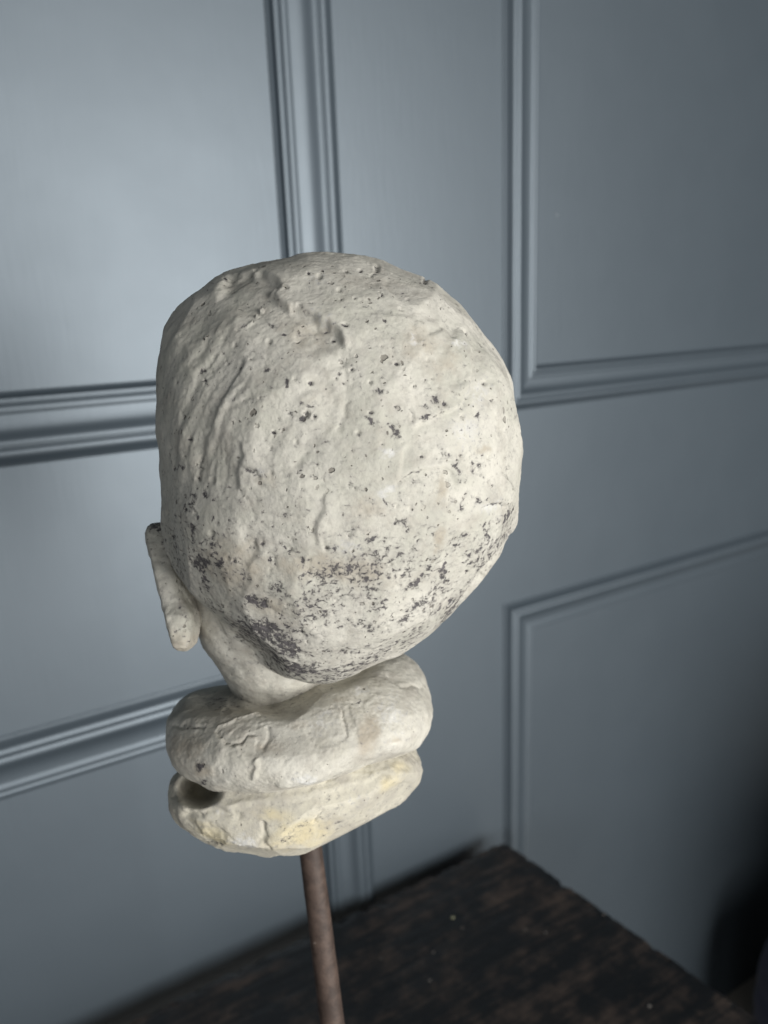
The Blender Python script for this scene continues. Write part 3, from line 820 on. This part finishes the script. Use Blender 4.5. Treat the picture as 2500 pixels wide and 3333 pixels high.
def loft(name, rings, mat, n=96, rows=160, power=2.3, lump=0.0008):
    """rings: (py, left px, right px, depth of the axis, half thickness in depth), spaced down the picture."""
    rings = np.array(rings, float)
    t0 = np.linspace(0, 1, len(rings)); t = np.linspace(0, 1, rows)
    k = [np.interp(t, t0, rings[:, i]) for i in range(5)]
    for i in range(1, 5):
        kk = np.hanning(9); kk /= kk.sum()
        k[i] = np.convolve(np.pad(k[i], 8, mode='edge'), kk, 'same')[8:-8]
    P = []
    fw = ROT @ np.array([0, 0, 1.0])
    for py, l, r_, dp, ht in zip(*k):
        A, B = at_depth(l, py, dp), at_depth(r_, py, dp)
        c, hx = (A + B) / 2, (B - A) / 2
        for j in range(n):
            a = 2 * math.pi * j / n
            ca, sa = math.cos(a), math.sin(a)
            ca = math.copysign(abs(ca) ** (2 / power), ca); sa = math.copysign(abs(sa) ** (2 / power), sa)
            P.append(c + hx * ca + fw * ht * sa)
    P = np.array(P)
    idx = np.arange(rows * n).reshape(rows, n); nx = np.roll(idx, -1, axis=1)
    F4 = np.stack([idx[:-1], nx[:-1], nx[1:], idx[1:]], -1).reshape(-1, 4)
    faces = [tuple(f) for f in F4.tolist()] + [tuple(idx[0][::-1].tolist()), tuple(idx[-1].tolist())]
    cen = P.reshape(rows, n, 3).mean(1).repeat(n, 0)
    Nn = P - cen; Nn /= np.linalg.norm(Nn, axis=1)[:, None] + 1e-9
    P = P + Nn * (lump * fbm(P * 60 + 4, 3) + 0.0003 * fbm(P * 260, 3))[:, None]
    o = mesh_object(name, P - SL, faces, mat, statue)
    bm = bmesh.new(); bm.from_mesh(o.data); bmesh.ops.recalc_face_normals(bm, faces=bm.faces); bm.to_mesh(o.data); bm.free()
    q = project(P)
    for nm in ('stain', 'warm', 'white'): set_attr(o, nm, np.full(len(P), {'stain': .10, 'warm': .25, 'white': .05}[nm]))
    return o, q, P

loft('neck', [(1900, 620, 1250, .500, .055), (1990, 630, 1230, .505, .055), (2050, 652, 1200, .507, .055), (2092, 674, 1150, .511, .054), (2140, 712, 1110, .516, .052), (2177, 738, 1090, .520, .050),
              (2225, 756, 1075, .527, .046), (2290, 770, 1065, .537, .045), (2400, 770, 1060, .545, .044)], PLASTER_NECK, rows=140, n=160, power=2.2, lump=0.0013)
ear, eq, ep = loft('ear', [(1700, 520, 540, .482, .006), (1703, 504, 552, .482, .012), (1712, 494, 562, .482, .016), (1735, 490, 575, .481, .018), (1766, 495, 590, .480, .020), (1863, 520, 604, .472, .019), (1948, 540, 626, .466, .018), (1990, 545, 640, .461, .018),
             (2035, 555, 644, .460, .017), (2075, 565, 638, .460, .015), (2098, 573, 630, .460, .012), (2110, 582, 620, .460, .008), (2117, 593, 610, .460, .003)], PLASTER, rows=180, n=110, power=3.2, lump=0.0016)
ear.data.attributes['warm'].data.foreach_set('value', (0.15 + 0.55 * smooth(2000, 2110, eq[:, 1])).astype(np.float32))
ear.data.attributes['stain'].data.foreach_set('value', (0.16 + 0.55 * smooth(1760, 1700, eq[:, 1]) + 0.15 * fbm(ep * 60, 2)).astype(np.float32))

# ------------------------------------------------------------------ the iron rod it is mounted on
IRON = rusty_iron()
p1 = at_depth(1003, 2700, 0.541); p2 = at_depth(1082, 3332, 0.566)
d = p2 - p1
foot = p1 + d * ((TZ - p1[2]) / d[2])
stand = bpy.data.objects.new('display_stand', None); COL.objects.link(stand)
stand.location = foot
tag(stand, 'rusty brown iron rod holding up the plaster head above the table', 'stand')
def rod():
    n, rows = 40, 120
    ax = unit(foot - p1); sx = unit(np.cross(ax, [0, 1, 0])); sy = np.cross(ax, sx)
    top = p1 - ax * 0.02
    P = []
    Ltot = np.linalg.norm(foot - top)
    for i in range(rows + 1):
        t = i / rows
        c = top + ax * Ltot * t
        rad = 0.0079 + 0.0024 * min(t * 1.6, 1.0)
        for j in range(n):
            a = 2 * math.pi * j / n
            P.append(c + (sx * math.cos(a) + sy * math.sin(a)) * rad)
    P = np.array(P)
    cen = P.reshape(rows + 1, n, 3).mean(1).repeat(n, 0); Nn = (P - cen) / np.linalg.norm(P - cen, axis=1)[:, None]
    P += Nn * (fbm(P * 90, 3) * 0.00022)[:, None]
    idx = np.arange((rows + 1) * n).reshape(rows + 1, n); nx = np.roll(idx, -1, axis=1)
    F4 = np.stack([idx[:-1], idx[1:], nx[1:], nx[:-1]], -1).reshape(-1, 4)
    faces = [tuple(f) for f in F4.tolist()] + [tuple(idx[0].tolist()), tuple(idx[-1][::-1].tolist())]
    o = mesh_object('rod', P - foot, faces, IRON, stand)
    bm = bmesh.new(); bm.from_mesh(o.data); bmesh.ops.recalc_face_normals(bm, faces=bm.faces); bm.to_mesh(o.data); bm.free()
rod()
def stand_foot():
    v, f = box_geo(-0.07, 0.07, -0.07, 0.07, 0.0, 0.008)
    o = mesh_object('base_plate', v, f, IRON, stand, shade=False)
    md = o.modifiers.new('bevel', 'BEVEL'); md.width = 0.002; md.segments = 2
stand_foot()

# ------------------------------------------------------------------ the dark navy seat beyond the table, just inside the frame, plus an unseen high back that blocks light
NAVY = navy_cloth()
def padded(name, C, k, parent, p=4.5, seed=0.0):
    D, Fc = icosphere(6)
    k = np.array(k)
    r = (np.abs(D / k) ** p).sum(1) ** (-1 / p)
    P = D * r[:, None]
    P += D * (0.006 * fbm(P * 9 + seed, 3))[:, None]
    return mesh_object(name, P + np.array(C), Fc, NAVY, parent)
chair = bpy.data.objects.new('armchair', None); COL.objects.link(chair)
chair.location = (1.975, 0.41, TZ - 0.92)
chair.rotation_euler = (0, 0, math.radians(-8))
tag(chair, 'dark navy padded armchair in deep shadow beyond the right edge of the table, with an unseen back added for shade', 'armchair')
padded('armrest', (-0.37, 0.12, 0.17), (0.14, 0.34, 0.30), chair, 4.0, 1.0)
padded('seat', (0.0, 0.12, 0.20), (0.28, 0.36, 0.21), chair, 5.0, 4.0)
padded('shade_block', (0.05, -0.30, 0.60), (0.50, 0.10, 0.62), chair, 5.0, 7.0)  # out of view; added to keep window light off the lower right wall
